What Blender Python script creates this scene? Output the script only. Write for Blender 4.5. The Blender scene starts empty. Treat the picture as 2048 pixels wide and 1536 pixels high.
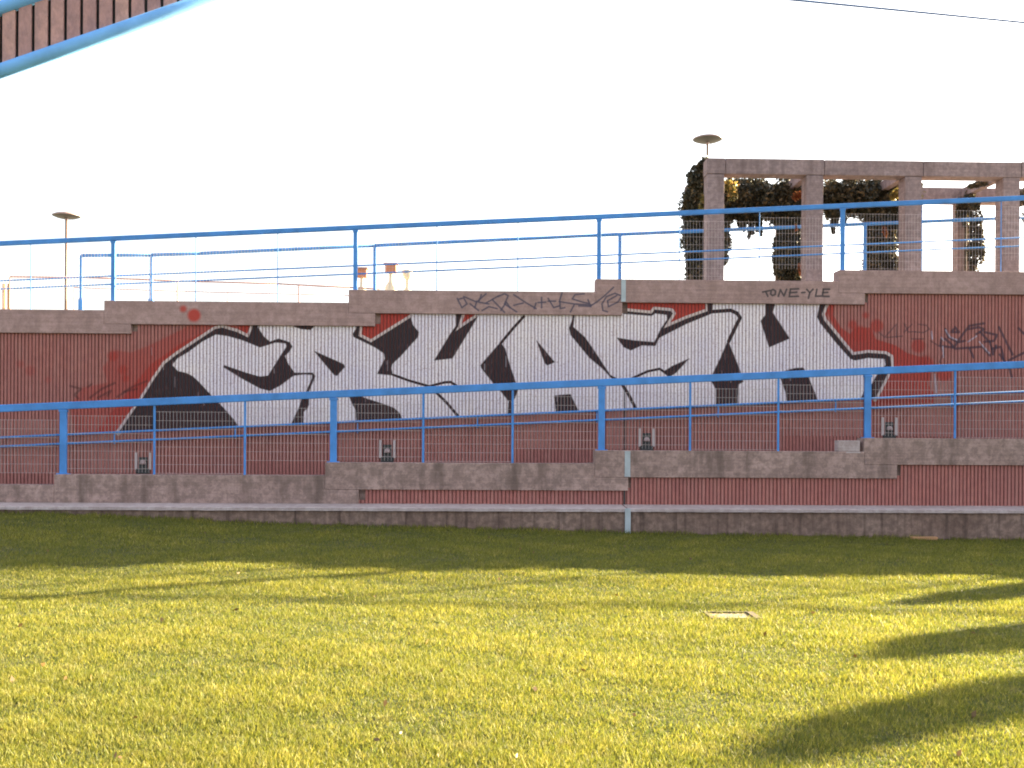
import bpy, bmesh, math, random
import numpy as np
from mathutils import Vector, Matrix, noise as mnoise
random.seed(4); rng = np.random.default_rng(4)
S = bpy.context.scene
COL = S.collection

# ------------------------------------------------------------------ camera
F = 2000.0; EYE = 1.65
YAW = math.atan(0.025); ROLL = 0.0055
cam_d = bpy.data.cameras.new('camera'); cam = bpy.data.objects.new('camera', cam_d); COL.objects.link(cam)
cam_d.sensor_width = 36.0; cam_d.lens = 36.0*F/2048
cam_d.shift_y = (870-768)/2048.0
cam_d.clip_start = 0.1; cam_d.clip_end = 2000
fw = Vector((math.sin(YAW), math.cos(YAW), 0)); r0 = Vector((math.cos(YAW), -math.sin(YAW), 0)); u0 = Vector((0, 0, 1))
rt = r0*math.cos(ROLL) + u0*math.sin(ROLL); up = u0*math.cos(ROLL) - r0*math.sin(ROLL)
M = Matrix((rt, up, -fw)).transposed().to_4x4(); M.translation = (0, 0, EYE)
cam.matrix_world = M
S.camera = cam

# ------------------------------------------------------------------ light
SUN_AZ = math.radians(62); SUN_EL = math.radians(17.9)
W = bpy.data.worlds.new('World'); S.world = W; W.use_nodes = True
nt = W.node_tree; nt.nodes.clear()
wo = nt.nodes.new('ShaderNodeOutputWorld'); bg = nt.nodes.new('ShaderNodeBackground')
sky = nt.nodes.new('ShaderNodeTexSky'); sky.sky_type = 'NISHITA'; sky.sun_disc = False
sky.sun_elevation = SUN_EL; sky.sun_rotation = SUN_AZ
sky.air_density = 1.0; sky.dust_density = 3.5; sky.ozone_density = 0.6; sky.altitude = 50
bg.inputs['Strength'].default_value = 0.05
hs = nt.nodes.new('ShaderNodeHueSaturation'); hs.inputs['Saturation'].default_value = 0.45      # thin bright haze over the whole sky
hs.inputs['Value'].default_value = 1.12
nt.links.new(sky.outputs[0], hs.inputs['Color']); nt.links.new(hs.outputs[0], bg.inputs['Color']); nt.links.new(bg.outputs[0], wo.inputs['Surface'])
sl = bpy.data.lights.new('sun', 'SUN'); sun = bpy.data.objects.new('sun', sl); COL.objects.link(sun)
sl.energy = 5.0; sl.angle = math.radians(0.6); sl.color = (1.0, 0.82, 0.47)
sd = Vector((math.sin(SUN_AZ)*math.cos(SUN_EL), math.cos(SUN_AZ)*math.cos(SUN_EL), math.sin(SUN_EL)))
sun.rotation_euler = sd.to_track_quat('Z', 'Y').to_euler(); sun.location = sd*80
S.view_settings.view_transform = 'Standard'; S.view_settings.look = 'None'
S.view_settings.gamma = 1; S.view_settings.use_curve_mapping = False
S.view_settings.exposure = 3.25
S.cycles.max_bounces = 6; S.cycles.transparent_max_bounces = 8
try: S.cycles.pixel_filter_type = 'BLACKMAN_HARRIS'; S.cycles.filter_width = 1.9
except Exception: pass

# ------------------------------------------------------------------ helpers
def UP(px, py, Y):
    d = fw + rt*((px-1024)/F) + up*((870-py)/F)
    t = Y/d.y
    return Vector((t*d.x, Y, EYE + t*d.z))
def X_(px, Y, py=800): return UP(px, py, Y).x
def Z_(px, py, Y): return UP(px, py, Y).z

def lin(c):
    return tuple(((v/255)/12.92 if v/255 <= .04045 else ((v/255+.055)/1.055)**2.4) for v in c)

def tag(o, label=None, cat=None, group=None, kind=None):
    if label: o['label'] = label
    if cat: o['category'] = cat
    if group: o['group'] = group
    if kind: o['kind'] = kind
    return o
def thing(name, label, cat, loc, group=None):
    o = bpy.data.objects.new(name, None); COL.objects.link(o); o.location = loc; o.empty_display_size = .2
    return tag(o, label, cat, group)
def root_loc(p):
    while p is not None and p.parent is not None: p = p.parent
    return Vector(p.location) if p is not None else Vector((0, 0, 0))

class MB:
    def __init__(s): s.v = []; s.f = []; s.m = []; s.smooth = False
    def quad(s, a, b, c, d, mi=0):
        n = len(s.v); s.v += [tuple(a), tuple(b), tuple(c), tuple(d)]; s.f.append((n, n+1, n+2, n+3)); s.m.append(mi)
    def tri(s, a, b, c, mi=0):
        n = len(s.v); s.v += [tuple(a), tuple(b), tuple(c)]; s.f.append((n, n+1, n+2)); s.m.append(mi)
    def box(s, x0, x1, y0, y1, z0, z1, mi=0):
        n = len(s.v)
        s.v += [(x0,y0,z0),(x1,y0,z0),(x1,y1,z0),(x0,y1,z0),(x0,y0,z1),(x1,y0,z1),(x1,y1,z1),(x0,y1,z1)]
        for q in ((0,3,2,1),(4,5,6,7),(0,1,5,4),(1,2,6,5),(2,3,7,6),(3,0,4,7)):
            s.f.append(tuple(n+i for i in q)); s.m.append(mi)
        return s
    def prism(s, pts, y0, y1, mi=0):          # polygon in x,z (counter-clockwise seen from -y) extruded in y
        n = len(s.v); k = len(pts)
        s.v += [(x, y0, z) for x, z in pts] + [(x, y1, z) for x, z in pts]
        s.f.append(tuple(n+i for i in range(k))); s.m.append(mi)
        s.f.append(tuple(n+k+i for i in reversed(range(k)))); s.m.append(mi)
        for i in range(k):
            j = (i+1) % k; s.f.append((n+j, n+i, n+k+i, n+k+j)); s.m.append(mi)
        return s
    def tube(s, p, q, r, seg=10, r2=None, cap=True):
        p = Vector(p); q = Vector(q); d = (q-p).normalized()
        a = d.orthogonal().normalized(); b = d.cross(a); n = len(s.v); r2 = r if r2 is None else r2
        for c, rr in ((p, r), (q, r2)):
            for i in range(seg):
                t = 2*math.pi*i/seg; s.v.append(tuple(c + a*math.cos(t)*rr + b*math.sin(t)*rr))
        for i in range(seg):
            j = (i+1) % seg; s.f.append((n+i, n+j, n+seg+j, n+seg+i)); s.m.append(0)
        if cap:
            s.f.append(tuple(n+i for i in reversed(range(seg)))); s.m.append(0)
            s.f.append(tuple(n+seg+i for i in range(seg))); s.m.append(0)
        return s
    def lathe(s, prof, c, seg=20):            # prof: (r, z)
        n = len(s.v)
        for r, z in prof:
            for i in range(seg):
                t = 2*math.pi*i/seg; s.v.append((c[0]+r*math.cos(t), c[1]+r*math.sin(t), c[2]+z))
        for k in range(len(prof)-1):
            for i in range(seg):
                j = (i+1) % seg; s.f.append((n+k*seg+i, n+k*seg+j, n+(k+1)*seg+j, n+(k+1)*seg+i)); s.m.append(0)
        return s
    def build(s, name, mat, parent=None, bevel=0, smooth=False, uv=None, label=None, kind=None):
        me = bpy.data.meshes.new(name); off = root_loc(parent)
        me.from_pydata([(a-off.x, b-off.y, c-off.z) for a, b, c in s.v], [], s.f)
        mats = mat if isinstance(mat, (list, tuple)) else [mat]
        for m in mats: me.materials.append(m)
        if len(mats) > 1: me.polygons.foreach_set('material_index', s.m)
        if smooth: me.polygons.foreach_set('use_smooth', [True]*len(me.polygons))
        if uv:
            l = me.uv_layers.new(name='UVMap')
            vi = np.empty(len(me.loops), dtype=np.int32); me.loops.foreach_get('vertex_index', vi)
            V = np.array(s.v)[vi]
            u = np.stack([(V[:, 0]-uv[0])/uv[2], (V[:, 2]-uv[1])/uv[3]], 1)
            l.data.foreach_set('uv', u.astype(np.float32).ravel())
        o = bpy.data.objects.new(name, me); COL.objects.link(o)
        if parent is not None: o.parent = parent
        if bevel:
            bv = o.modifiers.new('bevel', 'BEVEL'); bv.width = bevel; bv.segments = 2; bv.limit_method = 'ANGLE'
        if label: o['label'] = label
        if kind: o['kind'] = kind
        return o
def dup(o, dx=0, dy=0, dz=0):
    c = o.copy(); COL.objects.link(c); c.parent = o.parent
    c.location = (o.location.x+dx, o.location.y+dy, o.location.z+dz)
    return c

# ------------------------------------------------------------------ materials
def new_mat(name):
    m = bpy.data.materials.new(name); m.use_nodes = True
    n = m.node_tree; b = n.nodes['Principled BSDF']
    return m, n, b
def N(nt, t, **kw):
    n = nt.nodes.new(t)
    for k, v in kw.items():
        if hasattr(n, k): setattr(n, k, v)
    return n
def noise_node(nt, scale, detail=4, vec=None, rough=.55):
    n = nt.nodes.new('ShaderNodeTexNoise'); n.inputs['Scale'].default_value = scale
    n.inputs['Detail'].default_value = detail; n.inputs['Roughness'].default_value = rough
    if vec is not None: nt.links.new(vec, n.inputs['Vector'])
    return n
def ramp(nt, src, stops):
    r = nt.nodes.new('ShaderNodeValToRGB'); e = r.color_ramp.elements
    while len(e) < len(stops): e.new(.5)
    for i, (p, c) in enumerate(stops):
        e[i].position = p; e[i].color = (c if len(c) == 4 else tuple(c)+(1,))
    nt.links.new(src, r.inputs['Fac']); return r
def mixc(nt, fac, a, b, mode='MIX'):
    m = nt.nodes.new('ShaderNodeMix'); m.data_type = 'RGBA'; m.blend_type = mode
    for s, v in ((m.inputs['Factor'], fac), (m.inputs[6], a), (m.inputs[7], b)):
        if hasattr(v, 'links') or hasattr(v, 'is_linked'): nt.links.new(v, s)
        elif isinstance(v, tuple): s.default_value = v if len(v) == 4 else v+(1,)
        else: s.default_value = v
    return m.outputs[2]
def mapped(nt, scale=(1, 1, 1), kind='Object'):
    tc = nt.nodes.new('ShaderNodeTexCoord'); mp = nt.nodes.new('ShaderNodeMapping'); mp.inputs['Scale'].default_value = scale
    nt.links.new(tc.outputs[kind], mp.inputs['Vector']); return mp.outputs[0]
def bump(nt, b, src, strength=.3, dist=.01):
    n = nt.nodes.new('ShaderNodeBump'); n.inputs['Strength'].default_value = strength; n.inputs['Distance'].default_value = dist
    nt.links.new(src, n.inputs['Height']); nt.links.new(n.outputs[0], b.inputs['Normal'])

def concrete(name, base, dark, light, stain=.5, streak=(5, 5, .7), board=True, green=0):
    m, n, b = new_mat(name)
    v = mapped(n)
    big = noise_node(n, 1.3, 5, v); fine = noise_node(n, 55, 4, v, .7); mid = noise_node(n, 9, 5, v, .65)
    st = noise_node(n, 1.0, 5, mapped(n, streak), .6)
    bo = noise_node(n, 1.0, 3, mapped(n, (.5, .5, 26)), .5)
    c = mixc(n, ramp(n, big.outputs[0], [(.32, (0, 0, 0)), (.7, (1, 1, 1))]).outputs[0], base, light)
    c = mixc(n, ramp(n, mid.outputs[0], [(.42, (.55,)*3), (.62, (0, 0, 0))]).outputs[0], c, dark)
    sm = ramp(n, st.outputs[0], [(.50, (0, 0, 0)), (.68, (stain,)*3)]).outputs[0]
    c = mixc(n, sm, c, dark)
    if board: c = mixc(n, .35, c, ramp(n, bo.outputs[0], [(.35, (.55,)*3), (.65, (1, 1, 1))]).outputs[0], 'MULTIPLY')
    c = mixc(n, .55, c, ramp(n, fine.outputs[0], [(.3, (.55,)*3), (.7, (1.0,)*3)]).outputs[0], 'MULTIPLY')
    n.links.new(c, b.inputs['Base Color']); b.inputs['Roughness'].default_value = .92
    bump(n, b, fine.outputs[0], .5, .006)
    return m
def paint(name, col, rough=.45, wear=.25, worn=(.25, .12, .07)):
    m, n, b = new_mat(name); v = mapped(n)
    a = noise_node(n, 3.0, 5, v, .6); f = noise_node(n, 40, 3, v, .6)
    c = mixc(n, ramp(n, a.outputs[0], [(.35, (0, 0, 0)), (.7, (1, 1, 1))]).outputs[0], col, tuple(x*.72 for x in col))
    c = mixc(n, ramp(n, f.outputs[0], [(.66, (0, 0, 0)), (.74, (wear,)*3)]).outputs[0], c, worn)
    n.links.new(c, b.inputs['Base Color']); b.inputs['Roughness'].default_value = rough
    bump(n, b, f.outputs[0], .1, .002)
    return m

M_beam  = concrete('concrete_beam', (.46, .295, .275), (.30, .195, .18), (.55, .365, .345), .45)
M_beam2 = concrete('concrete_beam_lower', (.41, .275, .25), (.16, .11, .095), (.54, .375, .34), .85, (3.2, 3.2, .45))
M_base  = concrete('stained_concrete', (.25, .155, .125), (.08, .05, .042), (.40, .27, .225), .9, (7, 7, .35), False)
M_cop   = concrete('coping_concrete', (.52, .42, .42), (.36, .27, .26), (.62, .52, .53), .3)
M_perg  = concrete('pergola_concrete', (.34, .24, .24), (.19, .13, .13), (.42, .31, .31), .7)
M_slab  = concrete('pale_concrete', (.24, .18, .15), (.11, .08, .05), (.30, .24, .20), .3, board=False)
M_pave  = concrete('paving', (.28, .26, .24), (.18, .16, .15), (.33, .31, .29), .3, board=False)
M_blue  = paint('blue_paint', (.07, .27, .70), .7, .5)
M_blue2 = paint('brightened_blue_paint', (.17, .44, .92), .75, .1)  # the railing blue made lighter, brighter light put into the colour
M_gray  = paint('galvanised_metal', (.55, .46, .47), .5, .3, (.35, .22, .16))
M_strip = paint('joint_cover_metal', (.42, .47, .52), .5, .15, (.3, .3, .3))
M_dark  = paint('dark_metal', (.03, .03, .032), .5, .1)
M_rustp = paint('brown_pink_paint', (.46, .25, .225), .6, .3)
def weathered_slat():
    m, n, b = new_mat('weathered_slat'); oi = n.nodes.new('ShaderNodeObjectInfo'); v = mapped(n, (1, 1, .6))
    c = ramp(n, oi.outputs['Random'], [(0, (.46, .26, .26)), (.5, (.54, .31, .30)), (1, (.62, .37, .33))]).outputs[0]
    a = noise_node(n, 11, 6, v, .7); f = noise_node(n, 60, 4, v, .75)
    c = mixc(n, ramp(n, a.outputs[0], [(.38, (.65,)*3), (.62, (0, 0, 0))]).outputs[0], c, (.27, .17, .19))
    c = mixc(n, .6, c, ramp(n, f.outputs[0], [(.3, (.6,)*3), (.7, (1, 1, 1))]).outputs[0], 'MULTIPLY')
    n.links.new(c, b.inputs['Base Color']); b.inputs['Roughness'].default_value = .85; bump(n, b, f.outputs[0], .6, .004)
    return m
M_wslat = weathered_slat()
M_lamp  = paint('lamp_metal', (.36, .26, .26), .35, .1)
M_pole  = paint('pole_metal', (.16, .10, .085), .7, .1)
M_cream = paint('cream_render', (.72, .62, .48), .8, .1)
M_terra = paint('terracotta', (.50, .20, .11), .8, .1)
M_orange = paint('orange_wood', (.52, .27, .13), .7, .3)
M_cable = paint('cable_sheath', (.05, .12, .32), .8, .05)
M_white = paint('white_enamel', (.75, .74, .70), .4, .1)

def ribbed_mat(name, img=None, groove=False):
    m, n, b = new_mat(name); v = mapped(n)
    big = noise_node(n, .9, 5, v, .6); mid = noise_node(n, 7, 5, v, .7); fine = noise_node(n, 70, 4, v, .75)
    per = noise_node(n, 1, 1, mapped(n, (15, 1, 1.2)), .5)
    c = mixc(n, ramp(n, big.outputs[0], [(.35, (0, 0, 0)), (.68, (1, 1, 1))]).outputs[0], (.50, .185, .16), (.42, .165, .15))
    c = mixc(n, ramp(n, mid.outputs[0], [(.4, (.5,)*3), (.62, (0, 0, 0))]).outputs[0], c, (.31, .115, .105))
    c = mixc(n, ramp(n, per.outputs[0], [(.45, (0, 0, 0)), (.75, (.55,)*3)]).outputs[0], c, (.50, .24, .21))
    c = mixc(n, .6, c, ramp(n, fine.outputs[0], [(.3, (.5,)*3), (.7, (1, 1, 1))]).outputs[0], 'MULTIPLY')
    if groove: c = mixc(n, .5, c, (.13, .05, .048))  # recess shade put into the colour: groove faces mixed darker
    if img is not None:
        t = n.nodes.new('ShaderNodeTexImage'); t.image = img; t.extension = 'CLIP'; t.interpolation = 'Linear'
        uvn = n.nodes.new('ShaderNodeUVMap'); uvn.uv_map = 'UVMap'; n.links.new(uvn.outputs[0], t.inputs[0])
        wr = ramp(n, fine.outputs[0], [(.30, (.62,)*3), (.42, (1, 1, 1))]).outputs[0]
        wr2 = ramp(n, mid.outputs[0], [(.30, (.8,)*3), (.45, (1, 1, 1))]).outputs[0]
        k = mixc(n, 1.0, t.outputs['Alpha'], wr, 'MULTIPLY'); k = mixc(n, 1.0, k, wr2, 'MULTIPLY')
        lil = ramp(n, big.outputs[0], [(.35, (.86, .84, .92)), (.65, (1, .97, .95))]).outputs[0]
        spk = ramp(n, noise_node(n, 28, 4, v, .7).outputs[0], [(.33, (.72, .62, .66)), (.5, (1, 1, 1))]).outputs[0]
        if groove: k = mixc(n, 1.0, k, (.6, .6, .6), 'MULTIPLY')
        c = mixc(n, k, c, mixc(n, 1.0, mixc(n, 1.0, t.outputs['Color'], lil, 'MULTIPLY'), spk, 'MULTIPLY'))
    n.links.new(c, b.inputs['Base Color']); b.inputs['Roughness'].default_value = .9
    bump(n, b, fine.outputs[0], .6, .006)
    return m

# ------------------------------------------------------------------ painted letters (flat print on the wall)
YW = 19.60          # ribbed face of the upper retaining wall
YB = 19.54          # front of its parapet beams
RES = 150; UX0, UZ0, UWD, UHT = -11.0, 1.0, 23.0, 4.6
IW, IH = int(UWD*RES), int(UHT*RES)
def to_img(pts, Y):
    out = []
    for p in pts:
        q = UP(p[0], p[1], Y); out.append(((q.x-UX0)*RES, (q.z-UZ0)*RES))
    return np.array(out)
def poly_mask(P):
    m = np.zeros((IH, IW), np.float32); y0 = max(0, int(P[:, 1].min())-1); y1 = min(IH, int(P[:, 1].max())+2)
    A = P; B = np.roll(P, -1, 0)
    for y in range(y0, y1):
        row = np.zeros(IW+1, np.float32)
        for sub in (.25, .75):
            yy = y+sub; c = (A[:, 1] <= yy) != (B[:, 1] <= yy)
            if not c.any(): continue
            a = A[c]; b = B[c]; xs = np.sort(a[:, 0] + (yy-a[:, 1])*(b[:, 0]-a[:, 0])/(b[:, 1]-a[:, 1]))
            for i in range(0, len(xs)-1, 2):
                l = int(max(0, min(IW, round(xs[i])))); r = int(max(0, min(IW, round(xs[i+1])))); row[l:r] += .5
        m[y] = row[:IW]
    return m
def stroke_mask(P, w, soft=1.2):
    m = np.zeros((IH, IW), np.float32)
    for a, b in zip(P[:-1], P[1:]):
        x0, x1 = int(min(a[0], b[0])-w-3), int(max(a[0], b[0])+w+3); y0, y1 = int(min(a[1], b[1])-w-3), int(max(a[1], b[1])+w+3)
        x0, y0 = max(0, x0), max(0, y0); x1, y1 = min(IW, x1), min(IH, y1)
        if x1 <= x0 or y1 <= y0: continue
        yy, xx = np.mgrid[y0:y1, x0:x1]; d = b-a; L = max(1e-6, (d**2).sum())
        t = np.clip(((xx-a[0])*d[0]+(yy-a[1])*d[1])/L, 0, 1)
        dd = np.hypot(xx-a[0]-t*d[0], yy-a[1]-t*d[1])
        m[y0:y1, x0:x1] = np.maximum(m[y0:y1, x0:x1], np.clip((w/2-dd)/soft+.5, 0, 1))
    return m
def blur(m, n=1):
    for _ in range(n):
        p = np.pad(m, 1, mode='edge'); m = (p[:-2, 1:-1]+p[2:, 1:-1]+p[1:-1, :-2]+p[1:-1, 2:]+2*m)/6
    return m
class Canvas:
    def __init__(s, Y): s.Y = Y; s.rgb = np.zeros((IH, IW, 3), np.float32); s.a = np.zeros((IH, IW), np.float32)
    def over(s, m, c):
        m = m[..., None]; s.rgb = s.rgb*(1-m) + np.array(c, np.float32)*m; s.a = s.a*(1-m[..., 0]) + m[..., 0]
    def poly(s, pts, c, op=1, bl=2): s.over(blur(poly_mask(to_img(pts, s.Y)), bl)*op, c)
    def stroke(s, pts, wpx, c, op=1, soft=1.2): s.over(stroke_mask(to_img(pts, s.Y), wpx*YW/F*RES, soft)*op, c)
    def dot(s, x, y, r, c, op=1): s.stroke([(x, y), (x+.5, y)], 2*r, c, op, 9)
    def image(s, name):
        im = bpy.data.images.new(name, IW, IH, alpha=True, float_buffer=True); im.colorspace_settings.name = 'Non-Color'
        a = np.maximum(s.a, 1e-4)[..., None]; px = np.concatenate([np.clip(s.rgb/a, 0, 1), s.a[..., None]], 2)
        im.alpha_mode = 'CHANNEL_PACKED'
        im.pixels.foreach_set(px.astype(np.float32).ravel()); im.update(); im.pack(); return im
WH = (.84, .79, .83); BK = (.026, .020, .026); RD = (.42, .045, .032); TG = (.05, .035, .05)
def T(ox, oy, sc, pts): return [(ox+x/sc, oy+y/sc) for x, y in pts]

cv = Canvas(YW)
# red sprayed ground around the letters
cv.poly([(150, 866), (140, 812), (165, 775), (215, 765), (205, 735), (232, 700), (262, 705), (300, 690), (345, 668), (380, 650), (430, 640), (520, 636), (520, 700), (300, 866)], RD, .55, 12)
cv.poly([(190, 866), (250, 790), (300, 730), (360, 688), (430, 652), (440, 700), (300, 866)], RD, .85, 4)
cv.poly([(480, 600), (1655, 585), (1655, 700), (480, 720)], RD, .96, 2)
cv.poly([(1640, 596), (1672, 596), (1666, 630), (1682, 655), (1700, 668), (1712, 655), (1742, 655), (1752, 678), (1790, 690), (1815, 706), (1850, 716), (1862, 745), (1858, 770), (1870, 790), (1868, 806), (1740, 812), (1700, 720)], RD, .88, 6)
for x, y, r in ((1753, 652, 13), (1731, 631, 6), (1836, 692, 14), (1888, 748, 15), (1850, 730, 18), (1718, 668, 16), (1705, 650, 9), (245, 740, 9), (250, 757, 7), (225, 712, 10)): cv.dot(x, y, r, RD, .8)
for x, y, r in ((60, 742, 10), (40, 728, 7), (95, 760, 6)): cv.dot(x, y, r, RD, .35)
# silhouette: pale halo, then black
SIL = [(236, 866), (286, 794), (309, 757), (329, 728), (352, 710), (395, 681), (430, 658), (444, 655), (473, 663.5), (497, 675), (505, 654), (507, 628),
       (719, 628), (719, 654), (717, 672), (742, 684.5), (824, 633), (828, 605), (924, 605), (923.5, 631), (915, 654), (907, 665), (956, 632), (960, 600), (1248, 600), (1250, 622), (1303, 627),
       (1309, 619), (1342, 622), (1346, 627), (1327, 657), (1373, 637), (1416, 622), (1416, 609), (1417, 590), (1654, 590), (1652, 609), (1644, 628), (1648, 640), (1705, 710),
       (1736, 705.5), (1771, 708), (1781, 714), (1783, 732), (1769, 761), (1750, 798), (1500, 812), (1290, 820), (900, 836), (600, 849), (480, 855)]
top = SIL[:50-3]
cv.stroke(SIL[:46], 10.5, (.66, .58, .56), .95)
cv.poly(SIL, BK, 1, 1)
# white letters
cv.poly([(344.5, 730), (356, 716), (376, 704.5), (405, 683), (432, 669), (454, 672), (483, 680), (520, 695), (536, 690), (551.5, 685), (571, 687), (573, 693), (565, 704.5), (551.5, 726),
         (536, 751), (520, 753), (493, 745.5), (448, 730), (446, 734), (483, 757), (520, 777), (540, 782), (561, 771), (587, 751.5), (609, 749), (624, 750), (624, 756), (612, 783), (603, 797),
         (598, 814), (584, 844), (581, 850), (478, 855), (469.5, 841), (444, 812), (421, 788.5), (399, 765), (385.5, 752), (372, 745.5), (356, 742)], WH)
cv.poly([(514, 628), (516, 655), (528, 673), (540, 683), (557, 677), (579, 684), (585, 693), (578, 704.5), (570, 712), (577, 728), (589, 745), (601.5, 745.5), (625, 745), (631, 752), (618, 783), (618, 810), (615, 817),
         (607, 824), (606, 848), (900, 835), (1290, 818), (1500, 810), (1721, 797), (1728, 783), (1744, 767), (1751.5, 753), (1765, 738), (1771, 730), (1769, 718), (1736, 716), (1710.5, 721), (1701, 718),
         (1673, 687), (1640, 646), (1634, 634), (1639, 609), (1642, 590), (1427, 590), (1426, 609), (1425, 620), (1422, 628), (1373, 648), (1326, 672), (1319, 676), (1311, 688), (1309, 684), (1321, 658), (1334, 639),
         (1333, 630), (1311, 627), (1303, 632), (1250, 628), (1246, 628), (1244, 600), (962, 600), (960, 625), (952, 640), (944, 653), (905, 717), (868, 721), (900, 668), (913, 650), (914, 605),
         (824, 605), (822, 635), (826, 650), (838, 664), (836, 674), (801, 713), (785, 728), (783, 736), (786, 751), (754, 748), (769.5, 717), (767.5, 707), (750, 695), (730.5, 685.5), (707, 674), (705, 668), (713, 656), (713, 628)], WH)
for p in ([(588, 640), (588, 653), (601.5, 658), (621, 660), (627, 655), (627, 640)],
          [(627, 701), (687.5, 728), (690, 734), (674, 752), (668, 750), (644.5, 722.5)],
          [(695, 786), (720, 791), (734, 797), (764, 806.5), (789, 816), (801, 828), (805, 840), (713, 844), (711, 820), (703, 805)],
          [(1001, 684), (1010.5, 697), (1020, 730), (1032, 765.5), (1036, 781), (1030, 797), (1023, 803), (1023, 831), (1015, 831), (1017, 803), (1003, 785), (987, 767.5), (962, 736), (961, 730), (993, 693)],
          [(1072, 679), (1110, 724.5), (1094.5, 731), (1089, 726)],
          [(1108, 791), (1141, 788), (1158, 823), (1112, 825)],
          [(1149, 625), (1149, 634), (1147, 654), (1170, 674), (1186, 697), (1221, 750), (1237, 758), (1246, 767), (1238, 770), (1225, 759), (1205.5, 738), (1178, 715), (1141, 670), (1138, 656), (1145, 637), (1146, 625)],
          [(1233, 675), (1268, 680.6), (1309, 684), (1313, 676), (1320, 672), (1311, 692), (1283.6, 691), (1262, 701), (1248, 695)],
          [(1325, 744), (1344, 732), (1380, 716), (1352, 746), (1338, 755)],
          [(1456, 680), (1481, 742), (1487, 764), (1477, 769), (1475, 811), (1432, 813), (1432, 779), (1422, 762), (1426, 746), (1440, 717)],
          [(1531, 600), (1550, 600), (1550, 611), (1545.5, 624.5), (1580, 677), (1538, 695), (1521, 642), (1530, 630)],
          [(1568, 742), (1590, 736), (1607, 735), (1617, 753), (1637, 803), (1574, 806), (1572, 788), (1560, 755)]):
    cv.poly(p, BK)
for p, w in (([(786, 750), (819, 762), (858, 773), (889, 765), (901, 764.5), (915, 773)], 5), ([(858, 773), (872, 785), (895, 808), (917, 834)], 5.5), ([(1047.5, 633), (1025, 658), (1001, 687)], 5.5),
             ([(1242, 766), (1256, 788), (1271, 817)], 6.5), ([(1262, 758), (1295, 743), (1319, 738), (1328, 744)], 5), ([(1418, 624), (1461, 621), (1474, 627), (1480, 636), (1471, 654), (1457, 683)], 7.5),
             ([(1417, 600), (1418, 620)], 7), ([(915, 620), (914, 652), (904, 668)], 5)):
    cv.stroke(p, w, BK)
for x, y in ((530, 690), (700, 780)): pass
# brush-like overspray and small tags
for p in ([(720, 370), (830, 400), (760, 460), (800, 500)], [(900, 380), (935, 350)], [(920, 490), (1040, 400), (1170, 340)], [(1000, 490), (1130, 420), (1100, 470)], [(1200, 480), (1350, 380), (1500, 320)], [(1260, 430), (1400, 400)]):
    cv.stroke(T(0, 700, 5.12, p), 4.5, (.06, .02, .02), .6, 3)
for p in ([(560, 330), (620, 385), (740, 250), (742, 385)], [(640, 385), (800, 372)], [(820, 240), (862, 330), (930, 325)], [(820, 330), (900, 250)], [(970, 250), (1050, 262), (1078, 300), (1020, 335), (930, 328)], [(900, 400), (1020, 400)],
          [(1090, 420), (1190, 480), (1225, 545), (1180, 640)]):
    cv.stroke(T(1648, 600, 5.12, p), 3, TG, .6, 2)
for p in ([(1240, 300), (1270, 380), (1370, 435), (1440, 420)], [(1200, 400), (1190, 470), (1330, 490), (1420, 350), (1490, 265), (1640, 240)], [(1240, 400), (1290, 440), (1340, 500), (1480, 490), (1620, 480), (1700, 570)],
          [(1340, 290), (1300, 330), (1380, 330), (1340, 280)], [(1480, 300), (1580, 280), (1640, 300), (1560, 350)], [(1600, 330), (1700, 440), (1730, 560), (1760, 470)], [(1640, 330), (1770, 360), (1740, 420), (1640, 430)],
          [(1790, 280), (1850, 400), (1930, 560)], [(1990, 290), (2060, 360)], [(1890, 620), (2070, 530)], [(1720, 500), (1810, 480), (1850, 640)], [(1490, 500), (1530, 590)], [(1800, 560), (1900, 700), (1920, 790)]):
    cv.stroke(T(1648, 600, 5.12, p), 5, (.035, .03, .055), .8, 2)
for p in ([(1245, 310), (1290, 380), (1365, 412)], [(1470, 432), (1560, 372)], [(1590, 430), (1690, 545)], [(1100, 325), (1108, 400)], [(1215, 480), (1225, 590)], [(1200, 385), (1230, 420)], [(1130, 760), (1150, 950)]):
    cv.stroke(T(1648, 600, 5.12, p), 3, (.5, .47, .55), .75, 2)
for _ in range(70):      # drips and thin sprayed flecks along the letters
    dx = random.uniform(300, 1740); dy = random.uniform(690, 800)*(1) - (dx-300)*.02
    cv.stroke([(dx, dy), (dx+random.uniform(-.5, .5), dy+random.uniform(5, 22))], random.uniform(1.2, 2.2), random.choice([(.55, .50, .55), (.35, .22, .24), (.5, .4, .42)]), .45, 1.5)
img_wall = cv.image('painted_letters')

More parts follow.
